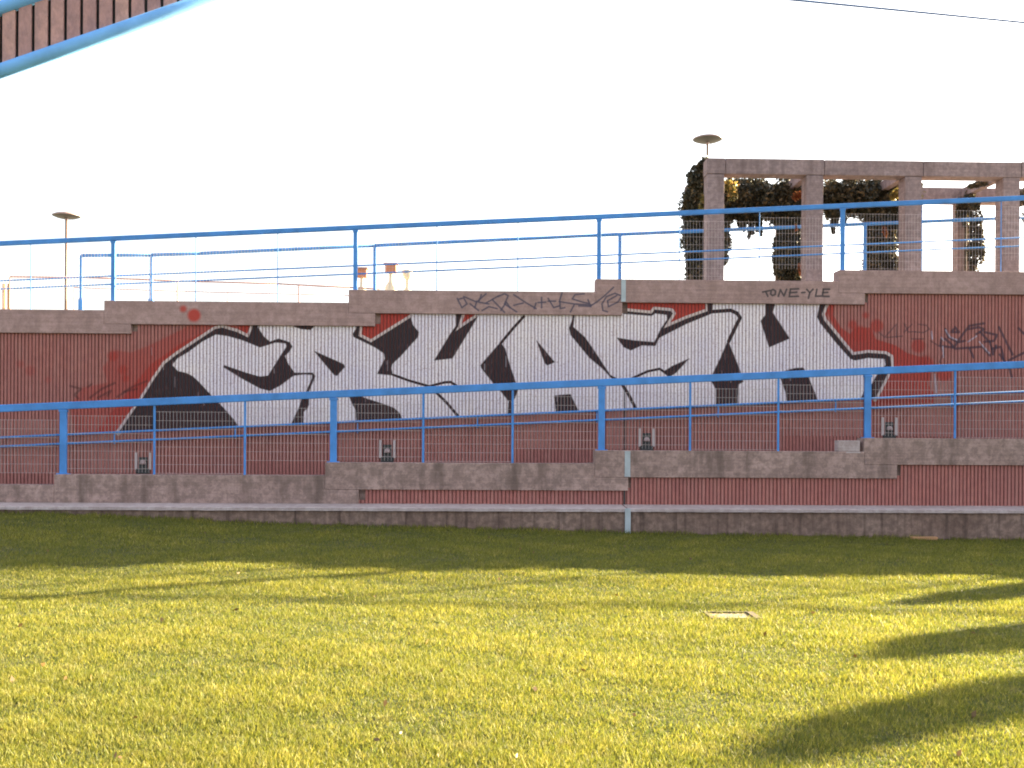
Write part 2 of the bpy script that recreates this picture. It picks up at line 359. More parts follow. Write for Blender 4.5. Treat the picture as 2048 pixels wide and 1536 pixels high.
cb = Canvas(YB)
g = lambda p: T(890, 560, 5.39, p)
for p in ([(130, 200), (180, 300), (235, 260), (200, 195), (140, 210)], [(200, 180), (340, 240), (440, 150)], [(270, 260), (360, 330)], [(340, 230), (320, 300)], [(390, 160), (360, 240), (470, 260)], [(510, 215), (640, 350)],
          [(570, 180), (640, 150), (680, 170), (640, 260), (770, 345)], [(400, 330), (470, 290), (560, 310)], [(440, 250), (580, 170)], [(600, 330), (660, 240), (700, 300)], [(740, 160), (860, 240), (980, 310)], [(740, 275), (840, 250)], [(960, 310), (980, 250)],
          [(1000, 245), (1085, 240)], [(1040, 190), (1040, 300)], [(1110, 200), (1170, 300), (1230, 280)], [(1110, 230), (1190, 230)], [(1260, 140), (1235, 220), (1240, 310), (1290, 300)], [(1230, 235), (1390, 260), (1580, 272)],
          [(1500, 150), (1400, 160), (1370, 205), (1480, 240), (1550, 255)], [(1390, 270), (1350, 345)], [(1440, 280), (1560, 285), (1640, 235), (1720, 170), (1815, 80)], [(1540, 215), (1570, 290)],
          [(1905, 175), (1830, 145), (1740, 180), (1690, 260), (1700, 330), (1750, 345)], [(1895, 190), (1860, 240), (1760, 290), (1750, 225), (1850, 170)]):
    cb.stroke(g(p), 3.2, (.07, .06, .095), .85, 1.5)
e = lambda p: T(1400, 560, 5.12, p)
for p in ([(640, 125), (715, 110)], [(672, 122), (692, 168)], [(745, 98), (772, 115), (768, 150), (740, 162), (722, 145), (728, 110), (745, 98)], [(800, 168), (822, 102), (858, 165), (885, 98)], [(925, 95), (912, 172), (1005, 168)], [(915, 132), (990, 126)], [(925, 95), (1008, 92)],
          [(1040, 132), (1072, 128)], [(1092, 98), (1122, 132), (1108, 188)], [(1155, 96), (1122, 132)], [(1195, 98), (1182, 168), (1238, 166)], [(1262, 96), (1252, 168), (1320, 170)], [(1255, 132), (1306, 128)], [(1262, 96), (1325, 96)]):
    cb.stroke(e(p), 3.6, (.05, .04, .045), .9, 1.5)
cb.dot(387.5, 631, 12.5, RD, .95); cb.dot(366, 618, 6.5, RD, .85)
img_beam = cb.image('beam_tags')

M_rib = [ribbed_mat('ribbed_block_painted', img_wall), ribbed_mat('ribbed_block_groove', img_wall, True)]
M_rib2 = [ribbed_mat('ribbed_block'), ribbed_mat('ribbed_block_groove_plain', None, True)]
# tags on the parapet beams
def add_print(m, img):
    n = m.node_tree; b = n.nodes['Principled BSDF']; src = b.inputs['Base Color'].links[0].from_socket
    t = n.nodes.new('ShaderNodeTexImage'); t.image = img; t.extension = 'CLIP'
    uvn = n.nodes.new('ShaderNodeUVMap'); uvn.uv_map = 'UVMap'; n.links.new(uvn.outputs[0], t.inputs[0])
    n.links.new(mixc(n, t.outputs['Alpha'], src, t.outputs['Color']), b.inputs['Base Color'])
add_print(M_beam, img_beam)
UVR = (UX0, UZ0, UWD, UHT)

# ------------------------------------------------------------------ ground
Y0 = 17.0                         # face of the low base wall
GX = [-60, X_(100, Y0), X_(512, Y0), X_(1024, Y0), X_(1280, Y0), X_(2048, Y0), 60]
GZ = [.30, Z_(100, 1024, Y0), Z_(512, 1043, Y0), Z_(1024, 1057, Y0), Z_(1280, 1063, Y0), Z_(2048, 1079, Y0), -.10]
def gz(x, y):
    w = np.interp(x, GX, GZ)-.035; t = np.clip((y-10.5)/(Y0-10.5), 0, 1); t = t*t*(3-2*t)
    return w*t + .012*np.sin(x*1.3+.5*y)*np.clip(1-t, 0, 1)
def grid_mesh(name, xs, ys, zf, mat):
    X, Y = np.meshgrid(xs, ys); Z = zf(X, Y); nx, ny = len(xs), len(ys)
    v = np.stack([X, Y, Z], 2).reshape(-1, 3)
    f = [(j*nx+i, j*nx+i+1, (j+1)*nx+i+1, (j+1)*nx+i) for j in range(ny-1) for i in range(nx-1)]
    me = bpy.data.meshes.new(name); me.from_pydata(v.tolist(), [], f); me.materials.append(mat)
    me.polygons.foreach_set('use_smooth', [True]*len(me.polygons))
    o = bpy.data.objects.new(name, me); COL.objects.link(o); return o
def ground_mat():
    m, n, b = new_mat('lawn_soil'); v = mapped(n)
    a = noise_node(n, .35, 5, v); c2 = noise_node(n, 12, 5, v, .7); f = noise_node(n, 90, 3, v, .7)
    c = mixc(n, ramp(n, a.outputs[0], [(.35, (0, 0, 0)), (.65, (1, 1, 1))]).outputs[0], (.07, .075, .018), (.11, .105, .028))
    c = mixc(n, ramp(n, c2.outputs[0], [(.35, (.7,)*3), (.6, (0, 0, 0))]).outputs[0], c, (.05, .055, .015))
    n.links.new(c, b.inputs['Base Color']); b.inputs['Roughness'].default_value = 1
    bump(n, b, f.outputs[0], 1, .03)
    return m
M_lawn = ground_mat()
xs = np.concatenate([np.linspace(-500, -20, 8), np.linspace(-18, 18, 73), np.linspace(20, 500, 8)])
ys = np.concatenate([np.linspace(-500, -5, 8), np.linspace(-3, 17.2, 60), np.linspace(18, 600, 6)])
lawn = grid_mesh('lawn', xs, ys, gz, M_lawn); tag(lawn, kind='structure')

# grass blades (one object, nobody could count it)
def grass_mat():
    m, n, b = new_mat('grass_blades'); v = mapped(n)
    at = n.nodes.new('ShaderNodeAttribute'); at.attribute_name = 'rnd'
    a = noise_node(n, .8, 5, v); a2 = noise_node(n, 6, 4, v, .65)
    c = ramp(n, at.outputs['Fac'], [(0, (.05, .08, .018)), (.45, (.17, .178, .024)), (.8, (.33, .295, .036)), (1, (.50, .42, .13))]).outputs[0]
    c = mixc(n, ramp(n, a.outputs[0], [(.38, (.45,)*3), (.6, (0, 0, 0))]).outputs[0], c, (.12, .14, .02))
    c = mixc(n, ramp(n, a2.outputs[0], [(.52, (0, 0, 0)), (.7, (.6,)*3)]).outputs[0], c, (.27, .235, .07))
    n.links.new(c, b.inputs['Base Color']); b.inputs['Roughness'].default_value = .6
    tr = n.nodes.new('ShaderNodeBsdfTranslucent'); n.links.new(c, tr.inputs['Color'])
    mx = n.nodes.new('ShaderNodeMixShader'); mx.inputs[0].default_value = .5
    out = n.nodes['Material Output']; n.links.new(b.outputs[0], mx.inputs[1]); n.links.new(tr.outputs[0], mx.inputs[2]); n.links.new(mx.outputs[0], out.inputs[0])
    return m
NB = 1300000
Yb = 3.6*np.exp(rng.random(NB)*math.log(17.0/3.6)); Xb = (rng.random(NB)*2-1)*(.62*Yb+2.2)
# low-frequency tufts: thin out where a smooth random field is low
fld = np.sin(Xb*2.1+np.sin(Yb*1.7)*1.3)*np.sin(Yb*2.6+np.sin(Xb*1.1)*1.9)+.6*np.sin(Xb*7.3+Yb*3.1)*np.sin(Yb*8.7-Xb*2.2)
COVER = (UP(1466, 1234, 1.0) , )
dc = UP(1466, 1236, 1); 
d_ = fw + rt*((1466-1024)/F) + up*((870-1236)/F); t_ = EYE/(-d_.z); DCX, DCY = t_*d_.x, t_*d_.y
keep = (np.abs(Xb-DCX-.02*np.sin(Yb*40)) > .21) | (np.abs(Yb-DCY-.02*np.sin(Xb*37)) > .13) | (rng.random(NB) < .12)
Xb, Yb, fld = Xb[keep], Yb[keep], fld[keep]; NB = len(Xb)
edge = np.clip((Yb-16.6)/.35, 0, 1)
h = (.016+.018*rng.random(NB)*(1+.8*(rng.random(NB) > .93))+.05*edge*rng.random(NB)*(np.sin(Xb*3.1)+np.sin(Xb*7.7+1)+1 > 0)+.010*np.clip(fld, -1, 1.4))*(1+.25*(Yb/10)); w = (.0016+.0022*rng.random(NB))*(.6+Yb/9)
ang = rng.random(NB)*2*math.pi; lean = rng.normal(0, .45, (NB, 2))
Zb = gz(Xb, Yb)-.004
bx, by = np.cos(ang)*w, np.sin(ang)*w
P = np.empty((NB, 3, 3), np.float32)
P[:, 0] = np.stack([Xb-bx, Yb-by, Zb], 1); P[:, 1] = np.stack([Xb+bx, Yb+by, Zb], 1)
P[:, 2] = np.stack([Xb+lean[:, 0]*h, Yb+lean[:, 1]*h, Zb+h], 1)
me = bpy.data.meshes.new('grass'); me.vertices.add(NB*3); me.vertices.foreach_set('co', P.ravel())
me.loops.add(NB*3); me.loops.foreach_set('vertex_index', np.arange(NB*3, dtype=np.int32))
me.polygons.add(NB); me.polygons.foreach_set('loop_start', np.arange(0, NB*3, 3, dtype=np.int32))
try: me.polygons.foreach_set('loop_total', np.full(NB, 3, dtype=np.int32))
except Exception: pass
me.update(calc_edges=True)
ra = me.attributes.new('rnd', 'FLOAT', 'POINT')
rv = np.clip(.42+.25*rng.normal(size=NB)+.10*fld, 0, 1).astype(np.float32); ra.data.foreach_set('value', np.repeat(rv, 3))
me.materials.append(grass_mat())
grass = bpy.data.objects.new('grass', me); COL.objects.link(grass); tag(grass, 'short yellow green mown grass covering the lawn', 'grass', kind='stuff')

NL = 160
LX = (rng.random(NL)*2-1)*7; LY = 4.5+12.2*rng.random(NL)**1.3; LZ = gz(LX, LY)+.026+.012*rng.random(NL)
# ------------------------------------------------------------------ walls
PITCH = .0672; RW = .043; GD = .017
def ribbed(x0, x1, y, z0f, z1f):
    b = MB(); n = int((x1-x0)/PITCH)
    for i in range(n):
        a = x0+i*PITCH; jz = random.uniform(-.0025, .0025); c = a+RW+random.uniform(-.002, .002); d = a+PITCH
        t0, t1 = z0f(a), z1f(a)
        yf = y+jz
        b.quad((a, yf, t0), (c, yf, t0), (c, yf, t1), (a, yf, t1), 0)
        b.quad((c, yf, t0), (c+.003, y+GD, t0), (c+.003, y+GD, t1), (c, yf, t1), 1)
        b.quad((c+.003, y+GD, t0), (d-.003, y+GD, t0), (d-.003, y+GD, t1), (c+.003, y+GD, t1), 1)
        b.quad((d-.003, y+GD, t0), (d, yf, t0), (d, yf, t1), (d-.003, y+GD, t1), 1)
    return b

class Steps:
    """stepped parapet: breaks X_k, tops z_k"""
    def __init__(s, xb, tops, thick, lap, kmin, kmax):
        L = (xb[-1]-xb[0])/(len(xb)-1); st = (tops[-1]-tops[0])/(len(tops)-1)
        s.L, s.st, s.th, s.lap = L, st, thick, lap
        s.x = {}; s.z = {}
        for k in range(kmin, kmax+1):
            s.x[k] = xb[0]+(k-1)*L if not (1 <= k <= len(xb)) else xb[k-1]    # left end of segment k
            s.z[k] = tops[0]+k*st if not (0 <= k < len(tops)) else tops[k]
        if kmax > len(xb):
            for k in range(len(xb)+1, kmax+1): s.x[k] = xb[-1]+(k-len(xb))*L; s.z[k] = tops[-1]+(k-len(tops)+1)*st
        s.kmin, s.kmax = kmin, kmax
    def seg_at(s, x):
        k = s.kmin
        while k < s.kmax and x >= s.x[k+1]: k += 1
        return k
    def poly(s, k, xend, bottom=None):
        x0 = s.x[k]; x1 = s.x[k+1] if k < s.kmax else xend; z1 = s.z[k]; zb = z1-s.th if bottom is None else bottom
        x0b = x0
        if k < s.kmax:
            zn = s.z[k+1]-s.th - .003
            pts = [(x0, zb), (x1+s.lap, zb), (x1+s.lap, zn), (x1-.003, zn), (x1-.003, z1), (x0, z1)]
        else: pts = [(x0, zb), (x1, zb), (x1, z1), (x0, z1)]
        if k > s.kmin:
            # stand clear of the foot of the previous beam
            pts[0] = (x0, zb)
        return pts

# upper retaining wall with the letters
US = Steps([X_(208, YB, 620), X_(697, YB, 600), X_(1192, YB, 580), X_(1678, YB, 560)],
           [Z_(100, 619, YB), Z_(450, 603, YB), Z_(950, 581.5, YB), Z_(1430, 560, YB), Z_(1860, 541.5, YB)], 46.5*YB/F, 53*YB/F, -1, 9)
uw = thing('graffiti_wall', 'long ribbed red wall with big white and black graffiti letters under stepped concrete beams', 'wall', (0, YW, 1.0))
XL, XR = -16.0, 30.0
US.x[-1] = XL
ribbed(XL, XR, YW, lambda x: .2, lambda x: US.z[US.seg_at(x-US.lap-.05)]-US.th+.05).build('ribbed_face', M_rib, uw, uv=UVR, kind='stuff')
b = MB()
for k in range(-1, 10):
    x0 = US.x[k]; x1 = US.x[k+1] if k < 9 else XR; b.box(x0+.012, x1, YW+.05, YW+.3, 0, US.z[k]-.02)
b.build('wall_core', M_beam2, uw)
for k in range(-1, 10):
    MB().prism(US.poly(k, XR), YB, YB+.34).build('parapet_beam', M_beam, uw, bevel=.008, uv=UVR)
jx = X_(1247, YB, 580)
MB().box(jx-.045, jx+.045, YB-.012, YB+.02, US.z[3]-US.th+.01, US.z[3]-.01).build('joint_cover', M_strip, uw, bevel=.004)
jx2 = X_(1249, YW, 860)
MB().box(jx2-.011, jx2+.011, YW-.004, YW+.01, .9, 2.6).build('wall_joint', M_dark, uw)

# lower wall along the ramp
YL = 17.66; YLR = 17.71
LS = Steps([X_(108, YL, 950), X_(650, YL, 940), X_(1190, YL, 910), X_(1729, YL, 890)],
           [Z_(54, 970, YL), Z_(350, 950, YL), Z_(900, 926, YL), Z_(1450, 902, YL), Z_(1850, 876.5, YL)], 54*YL/F, 67*YL/F, -1, 9)
LS.x[-1] = XL
zc_ = Z_(1024, 1016.5, Y0-.04)                   # top of the coping
lw = thing('ramp_wall', 'low red ribbed wall with stepped concrete beams along the front edge of the ramp', 'wall', (0, YLR, .3))
ribbed(LS.x[2]+.3, XR, YLR, lambda x: zc_-.05, lambda x: LS.z[LS.seg_at(x-LS.lap-.05)]-LS.th+.05).build('ribbed_face', M_rib2, lw, kind='stuff')
b = MB()
for k in range(-1, 10):
    x0 = LS.x[k]; x1 = LS.x[k+1] if k < 9 else XR; b.box(x0+.012, x1, YLR+.05, YLR+.25, -.2, LS.z[k]-.02)
b.build('wall_core', M_beam2, lw)
for k in range(-1, 10):
    if k <= 1:
        x0 = LS.x[k]; x1 = LS.x[k+1]; z1 = LS.z[k]
        if k < 1: pts = [(x0, zc_-.05), (x1-.003, zc_-.05), (x1-.003, z1), (x0, z1)]
        else:
            zn = LS.z[2]-LS.th-.003; pts = [(x0, zc_-.05), (x1+LS.lap, zc_-.05), (x1+LS.lap, zn), (x1-.003, zn), (x1-.003, z1), (x0, z1)]
        MB().prism(pts, YL, YL+.36).build('parapet_beam', M_beam2, lw, bevel=.008)
    else: MB().prism(LS.poly(k, XR), YL, YL+.36).build('parapet_beam', M_beam2, lw, bevel=.008)
jx = X_(1255, YL, 930)
MB().box(jx-.05, jx+.05, YL-.012, YL+.02, LS.z[3]-LS.th+.01, LS.z[3]-.01).build('joint_cover', M_strip, lw, bevel=.004)
MB().box(jx-.06, jx-.03, YLR-.006, YLR+.01, zc_, LS.z[3]-LS.th).build('wall_joint', M_dark, lw)
# small concrete block beside the step
bl = thing('concrete_block', 'small pale concrete block on the lower beam, tight against the rightmost step', 'block', (X_(1698, YL, 892), YL+.1, LS.z[3]))
bx0, bx1 = X_(1677, YL, 892), X_(1721, YL, 892)
MB().box(bx0, bx1, YL+.015, YL+.22, LS.z[3], LS.z[3]+.20).build('block_body', M_cop, bl, bevel=.012)
MB().box(bx0+.14, bx1-.002, YL-.004, YL+.012, LS.z[3]-.025, LS.z[3]-.002).build('metal_lip', M_gray, bl)

# base wall with coping
bw = thing('base_wall', 'low stained concrete base wall with pale coping above the grass', 'wall', (0, Y0, 0))
b = MB()
xsb = np.arange(XL, XR, .25)
for a in xsb:
    c = a+.25; ya, yc = (Y0+.01*mnoise.noise((a*1.5, 0, 0)) for a in (a, c))
    b.quad((a, ya, -.4), (c, yc, -.4), (c, yc, zc_-.055), (a, ya, zc_-.055))
b.box(XL, XR, Y0+.03, YLR+.04, -.4, zc_-.058)
b.build('wall_face', M_base, bw)
gapx = X_(1255, Y0, 1015)
for xa, xc in ((XL, gapx-.01), (gapx+.01, XR)):
    b = MB(); n = int((xc-xa)/.12); xs_ = np.linspace(xa, xc, n)
    yj = [Y0-.045+.010*mnoise.noise((x*4, 3, 0)) for x in xs_]; zj = [zc_-.055+.008*mnoise.noise((x*5, 9, 0)) for x in xs_]
    for i in range(n-1):
        a, c = xs_[i], xs_[i+1]
        b.quad((a, yj[i], zj[i]), (c, yj[i+1], zj[i+1]), (c, yj[i+1]+.004, zc_-.006), (a, yj[i]+.004, zc_-.006))
        b.quad((a, yj[i]+.004, zc_-.006), (c, yj[i+1]+.004, zc_-.006), (c, yj[i+1]+.014, zc_), (a, yj[i]+.014, zc_))
        b.quad((a, yj[i]+.014, zc_), (c, yj[i+1]+.014, zc_), (c, YLR+.03, zc_+.02), (a, YLR+.03, zc_+.02))
        b.quad((a, Y0+.03, zj[i]), (c, Y0+.03, zj[i+1]), (c, yj[i+1], zj[i+1]), (a, yj[i], zj[i]))
    b.build('coping', M_cop, bw)
MB().box(gapx-.048, gapx+.048, Y0-.062, Y0-.02, -.1, zc_+.004).build('joint_cover', M_strip, bw, bevel=.004)

# ramps and terrace behind
YRL = 17.85                        # lower railing plane
YRU = 19.71                        # upper railing plane
def line2(p, q, Y):
    A = UP(*p, Y); B = UP(*q, Y); s = (B.z-A.z)/(B.x-A.x); return lambda x: A.z+s*(x-A.x)
railL = line2((127, 811.5), (1735, 742.5), YRL); railU = line2((227, 477), (1685, 412), YRU)
def sloped(name, x0, x1, y0, y1, zf, th, mat):
    b = MB(); b.v = [(x0, y0, zf(x0)-th), (x1, y0, zf(x1)-th), (x1, y1, zf(x1)-th), (x0, y1, zf(x0)-th), (x0, y0, zf(x0)), (x1, y0, zf(x1)), (x1, y1, zf(x1)), (x0, y1, zf(x0))]
    b.f = [(0,3,2,1),(4,5,6,7),(0,1,5,4),(1,2,6,5),(2,3,7,6),(3,0,4,7)]; b.m = [0]*6
    o = b.build(name, mat); tag(o, kind='structure'); return o
sloped('lower_ramp', XL, XR, YLR+.26, YW+.04, lambda x: railL(x)-1.48, .2, M_pave)
sloped('upper_ramp', XL, XR, YW+.31, 22.4, lambda x: railU(x)-1.5, .3, M_pave)
TZ = 3.2
tb = MB().box(-60, 60, 22.42, 90, TZ-3.6, TZ).build('terrace', M_pave); tag(tb, kind='structure')

# ------------------------------------------------------------------ railings
def wire_panel(x0, x1, y, z0, z1, parent):
    b = MB(); r = .0028 if y < 19 else .0022
    n = max(2, int(round((x1-x0)/.0605)))
    for i in range(1, n):
        x = x0+(x1-x0)*i/n; b.tube((x, y, z0), (x, y, z1), r, 4, cap=False)
    m = int((z1-z0)/.155)
    for j in range(m+1):
        z = z1-.012-j*.155
        b.tube((x0, y-.006, z), (x1, y-.006, z), r*1.15, 4, cap=False)
    return b.build('wire_panel', M_gray, parent)
def railing(name, label, Y, rail, steps, postpx, pyref, wpost, wthin, rail_h, xl, xr):
    pe = thing(name, label, 'railing', (0, Y, steps.z[2]))
    b = MB(); hh = rail_h/2
    b.v = []; A = (xl, rail(xl)); B = (xr, rail(xr))
    b.prism([(A[0], A[1]-hh), (B[0], B[1]-hh), (B[0], B[1]+hh), (A[0], A[1]+hh)], Y-.035, Y+.035)
    b.build('top_rail', M_blue, pe, bevel=.012)
    xp = [X_(p, Y, pyref) for p in postpx]; L = (xp[-1]-xp[0])/(len(xp)-1)
    xs = list(xp)
    while xs[0]-L > xl: xs.insert(0, xs[0]-L)
    while xs[-1]+L < xr: xs.append(xs[-1]+L)
    for i, x in enumerate(xs):
        k = steps.seg_at(x); z0 = steps.z[k]
        MB().box(x-wpost/2, x+wpost/2, Y-.03, Y+.03, z0-.01, rail(x)-hh-.001).build('post', M_blue, pe, bevel=.008)
        MB().box(x-wpost*.9, x+wpost*.9, Y-.05, Y+.05, z0-.002, z0+.012).build('base_plate', M_blue, pe)
        MB().box(x-wpost*.62, x+wpost*.62, Y-.037, Y+.037, rail(x)-hh-.045, rail(x)-hh-.004).build('collar', M_blue, pe, bevel=.004)
        if i+1 < len(xs):
            ths = [x]+[x+L*j/3 for j in (1, 2)]+[xs[i+1]]
            for j in (1, 2):
                t = ths[j]; z = steps.z[steps.seg_at(t)]
                MB().tube((t, Y, z-.01), (t, Y, rail(t)-hh), wthin/2, 8).build('thin_post', M_blue, pe)
            for j in range(3):
                a, c = ths[j], ths[j+1]; off = wpost/2+.02
                zb = max(steps.z[steps.seg_at(a+off)], steps.z[steps.seg_at(c-off)])+.03
                wire_panel(a+(off if j == 0 else .03), c-(off if j == 2 else .03), Y-.012, zb, rail(a)-hh-.10, pe)
    return pe
railing('lower_railing', 'blue steel railing with wire mesh on the lower stepped wall, nearest the lawn', YRL, railL, LS, [127, 667, 1203, 1735], 860, .118, .042, 14.5*YRL/F, -13.5, 22)
railing('upper_railing', 'blue steel railing with wire mesh on top of the graffiti wall against the sky', YRU, railU, US, [227, 711, 1198, 1685], 510, .082, .019, 9.5*YRU/F, -13.5, 26)

# wall-mounted double handrail under the letters
def handrail(name, label, Yh, Ym, za, zb, x0, x1, rad, bx, mat):
    t = thing(name, label, 'handrail', (0, Yh, za(0)))
    MB().tube((x0, Yh, za(x0)), (x1, Yh, za(x1)), rad, 10).build('upper_tube', mat, t, smooth=True)
    MB().tube((x0, Yh, zb(x0)), (x1, Yh, zb(x1)), rad, 10).build('lower_tube', mat, t, smooth=True)
    for x in bx:
        b = MB(); b.tube((x, Ym, za(x)-.03), (x, Yh, za(x)-rad), .008, 6); b.tube((x, Ym, zb(x)-.03), (x, Yh, zb(x)-rad), .008, 6)
        b.box(x-.012, x+.012, min(Ym, Yh+.02), min(Ym, Yh+.02)+.012, zb(x)-.05, za(x)-.01)
        b.build('bracket', mat, t)
    return t
YH = YW-.09
h1 = line2((127, 868), (1870, 788), YH); h2 = line2((127, 886.5), (1870, 806.5), YH)
h1 = line2((0, 875), (2048, 783), YH); h2 = line2((0, 893), (2048, 802.5), YH)
bxs = [X_(p, YH, 850) for p in (228, 470, 715, 955, 1194, 1437, 1672, 1905)]
dL = bxs[1]-bxs[0]
handrail('wall_handrail', 'double blue tubular handrail fixed to the graffiti wall below the letters', YH, YW, h1, h2, -13, 22, .0215, [bxs[0]-dL]+bxs+[bxs[-1]+dL], M_blue)
YHU = YRU+.09
u1 = line2((711, 531.5), (2048, 475), YHU); u2 = line2((711, 548), (2048, 491.5), YHU)
handrail('inner_handrail', 'thin double blue handrail on the inner side of the upper railing', YHU, YRU+.03, u1, u2, -13, 24, .016, [X_(p, YHU, 520) for p in (227, 711, 1198, 1685)], M_blue)

# recessed step lights
for px, py0, py1, lab in ((287, 905, 942, 'wall light farthest left, half lost behind the first mesh bay'),
                          (775, 880, 919, 'wall light with pale side frames left of the centre blue post'),
                          (1293, 857, 896, 'wall light right of the centre blue post, bright spot on its glass'),
                          (1778, 835, 874, 'wall light just right of the rightmost thick lower post')):
    xm = X_(px, YW, 880); z1 = Z_(px, py0, YW); z0 = Z_(px, py1, YW)
    t = thing('wall_light', lab, 'wall light', (xm, YW, z0), 'small lights set in the ribbed wall above the lower ramp')
    for s in (-1, 1): MB().box(xm+s*.135-.024, xm+s*.135+.024, YW-.03, YW+.02, z0+.03, z1).build('side_frame', M_gray, t, bevel=.004)
    MB().box(xm-.085, xm+.085, YW-.012, YW+.02, z0, z1-.09).build('housing', M_dark, t, bevel=.01)
    MB().lathe([(0, .0), (.06, .0), (.062, .03), (.045, .075), (0, .09)], (xm, YW-.03, z0+.13), 12).build('lamp_cover', M_lamp, t, smooth=True)
    MB().box(xm-.125, xm+.125, YW-.035, YW-.014, z0-.05, z0+.045).build('bottom_tray', M_dark, t)

# ------------------------------------------------------------------ far side rails on the terrace
def far_rail(name, label, Y, pts, r, posts, zbot=None, mat=M_rustp, foot=False):
    t = thing(name, label, 'railing', (X_(pts[0][0], Y, pts[0][1]), Y, TZ))
    for a, b_ in zip(pts[:-1], pts[1:]):
        MB().tube(UP(*a, Y), UP(*b_, Y), r, 8).build('rail', mat, t, smooth=True)
    for px, py in posts:
        p = UP(px, py, Y); MB().tube((p.x, Y, TZ-.1), (p.x, Y, p.z), r*1.05, 8).build('post', mat, t)
        if foot: q = UP(px, 600, Y); MB().tube((p.x, Y, q.z-.6), (p.x, Y, q.z+.03), r*1.7, 8).build('sleeve', M_blue, t)
    return t
far_rail('far_railing', 'blue far side railing of the upper ramp passing behind the pergola columns', 25.6, [(163, 511), (303, 510), (400, 507), (750, 491), (1198, 470.5), (1685, 450), (2110, 432)], .045,
         [(163, 511), (303, 510), (750, 491), (1240, 469), (1730, 448)], mat=M_blue, foot=True)
far_rail('return_railing', 'thin rail behind the ramp, level at left then dropping to the right', 27.5, [(20, 553.5), (165, 555), (230, 557), (360, 562), (555, 567.5), (700, 575), (760, 578)], .022,
         [(20, 553.5), (355, 562), (598, 569)])
far_rail('low_far_railing', 'lowest thin rail behind the ramp, falling to the right below the others', 29.0, [(148, 575), (230, 578), (370, 583), (690, 591), (760, 594)], .014, [(148, 575), (455, 585)])
# slatted gate at the far left
gt = thing('slatted_gate', 'pale orange slatted gate at the left edge behind the wall', 'gate', (X_(0, 26, 600), 26, TZ))
for i in range(14):
    x = X_(17-i*10, 26, 600); MB().box(x-.035, x+.035, 26, 26.03, TZ, Z_(0, 567, 26)).build('slat', M_orange, gt, bevel=.004)
MB().box(X_(-120, 26, 600), X_(20, 26, 600), 26.031, 26.07, TZ+1.2, TZ+1.28).build('crossbar', M_orange, gt)
MB().box(X_(-120, 26, 600), X_(20, 26, 600), 26.031, 26.07, TZ+.3, TZ+.38).build('crossbar', M_orange, gt)
# three pale pillars with wide heads, far beyond
for px, pyt, hw, mat, lab in ((724, 537, 10, M_terra, 'pale far pillar with reddish head, left of the three and next to the blue post'),
                              (782, 528, 11, M_terra, 'middle and tallest of the three pale far pillars with square heads'),
                              (815, 541, 11, M_cream, 'right of the three pale far pillars, with a cream bowl shaped head')):
    Yp = 34.0; p = UP(px, pyt, Yp); s = Yp/F
    t = thing('stone_pillar', lab, 'pillar', (p.x, Yp, TZ), 'pale pillars with wide heads far behind the wall')
    if mat is M_terra:
        MB().box(p.x-hw*s, p.x+hw*s, Yp-.15, Yp+.15, p.z-18*s, p.z-.03).build('head', mat, t, bevel=.02)
        MB().box(p.x-hw*s*1.25, p.x+hw*s*1.25, Yp-.19, Yp+.19, p.z-.03, p.z+.02).build('cap', M_rustp, t, bevel=.01)
    else:
        MB().lathe([(0, -20*s), (.05, -20*s), (hw*s*.8, -12*s), (hw*s, 0), (0, 0)], (p.x, Yp, p.z), 16).build('head', mat, t, smooth=True)
    MB().lathe([(.22, TZ-p.z), (.2, -46*s), (.07, -34*s), (.06, -18*s)], (p.x, Yp, p.z), 14).build('shaft', M_cream, t, smooth=True)

# ------------------------------------------------------------------ lamps
def disc_lamp(px, py, wpx, Y, label):
    p = UP(px, py, Y); r = wpx/2*Y/F
    t = thing('lamp_post', label, 'lamp post', (p.x, Y, TZ), 'disc headed lamp posts behind the wall')
    MB().lathe([(0, r*.26), (r*.3, r*.24), (r*.75, r*.12), (r, .0), (r*.97, -r*.05)], (p.x, Y, p.z), 28).build('shade', M_lamp, t, smooth=True)
    MB().lathe([(r*.96, -r*.05), (r*.7, -r*.16), (r*.25, -r*.24), (0, -r*.25)], (p.x, Y, p.z), 28).build('underside', M_dark, t, smooth=True)
    MB().lathe([(0, -r*.36), (r*.12, -r*.34), (r*.13, -r*.2)], (p.x, Y, p.z), 12).build('collar', M_lamp, t)
    MB().tube((p.x, Y, TZ), (p.x, Y, p.z-r*.24), .045, 10, .036).build('pole', M_pole, t, smooth=True)
disc_lamp(133, 431, 54, 28.0, 'lamp post with a flat disc head at the left above the railing')
disc_lamp(1415, 278, 60, 29.5, 'lamp post whose disc head floats above the left end of the pergola')

# ------------------------------------------------------------------ pergola
YP = 24.4; YQ = 26.8; sP = YP/F
xc0 = [X_(p, YP, 450) for p in (1427.5, 1624, 1820.5, 2014.5)]; Lp = (xc0[-1]-xc0[0])/3
xcs = [xc0[0]+i*Lp for i in range(6)]
zt = Z_(1430, 321, YP); zb = zt-31*sP
pg = thing('pergola', 'grey concrete pergola of square columns and long beams standing behind the graffiti wall at right', 'pergola', (xcs[0], YP, TZ))
hwc = 17*sP
fb = [xcs[0]-hwc-.02]+[x+hwc+.03 for x in xcs[:-1]]+[xcs[-1]+.6]
for a, c in zip(fb[:-1], fb[1:]):
    dzb = random.uniform(-.012, .012); MB().box(a+.005, c-.005, YP-hwc+random.uniform(-.008, .008), YP+hwc, zb+dzb*.4, zt+dzb).build('front_beam', M_perg, pg, bevel=.015)
MB().box(xcs[0]-hwc-.02, xcs[-1]+.6, YQ-hwc*.8, YQ+hwc*.8, zb-.05, zt-.03).build('rear_beam', M_perg, pg, bevel=.015)
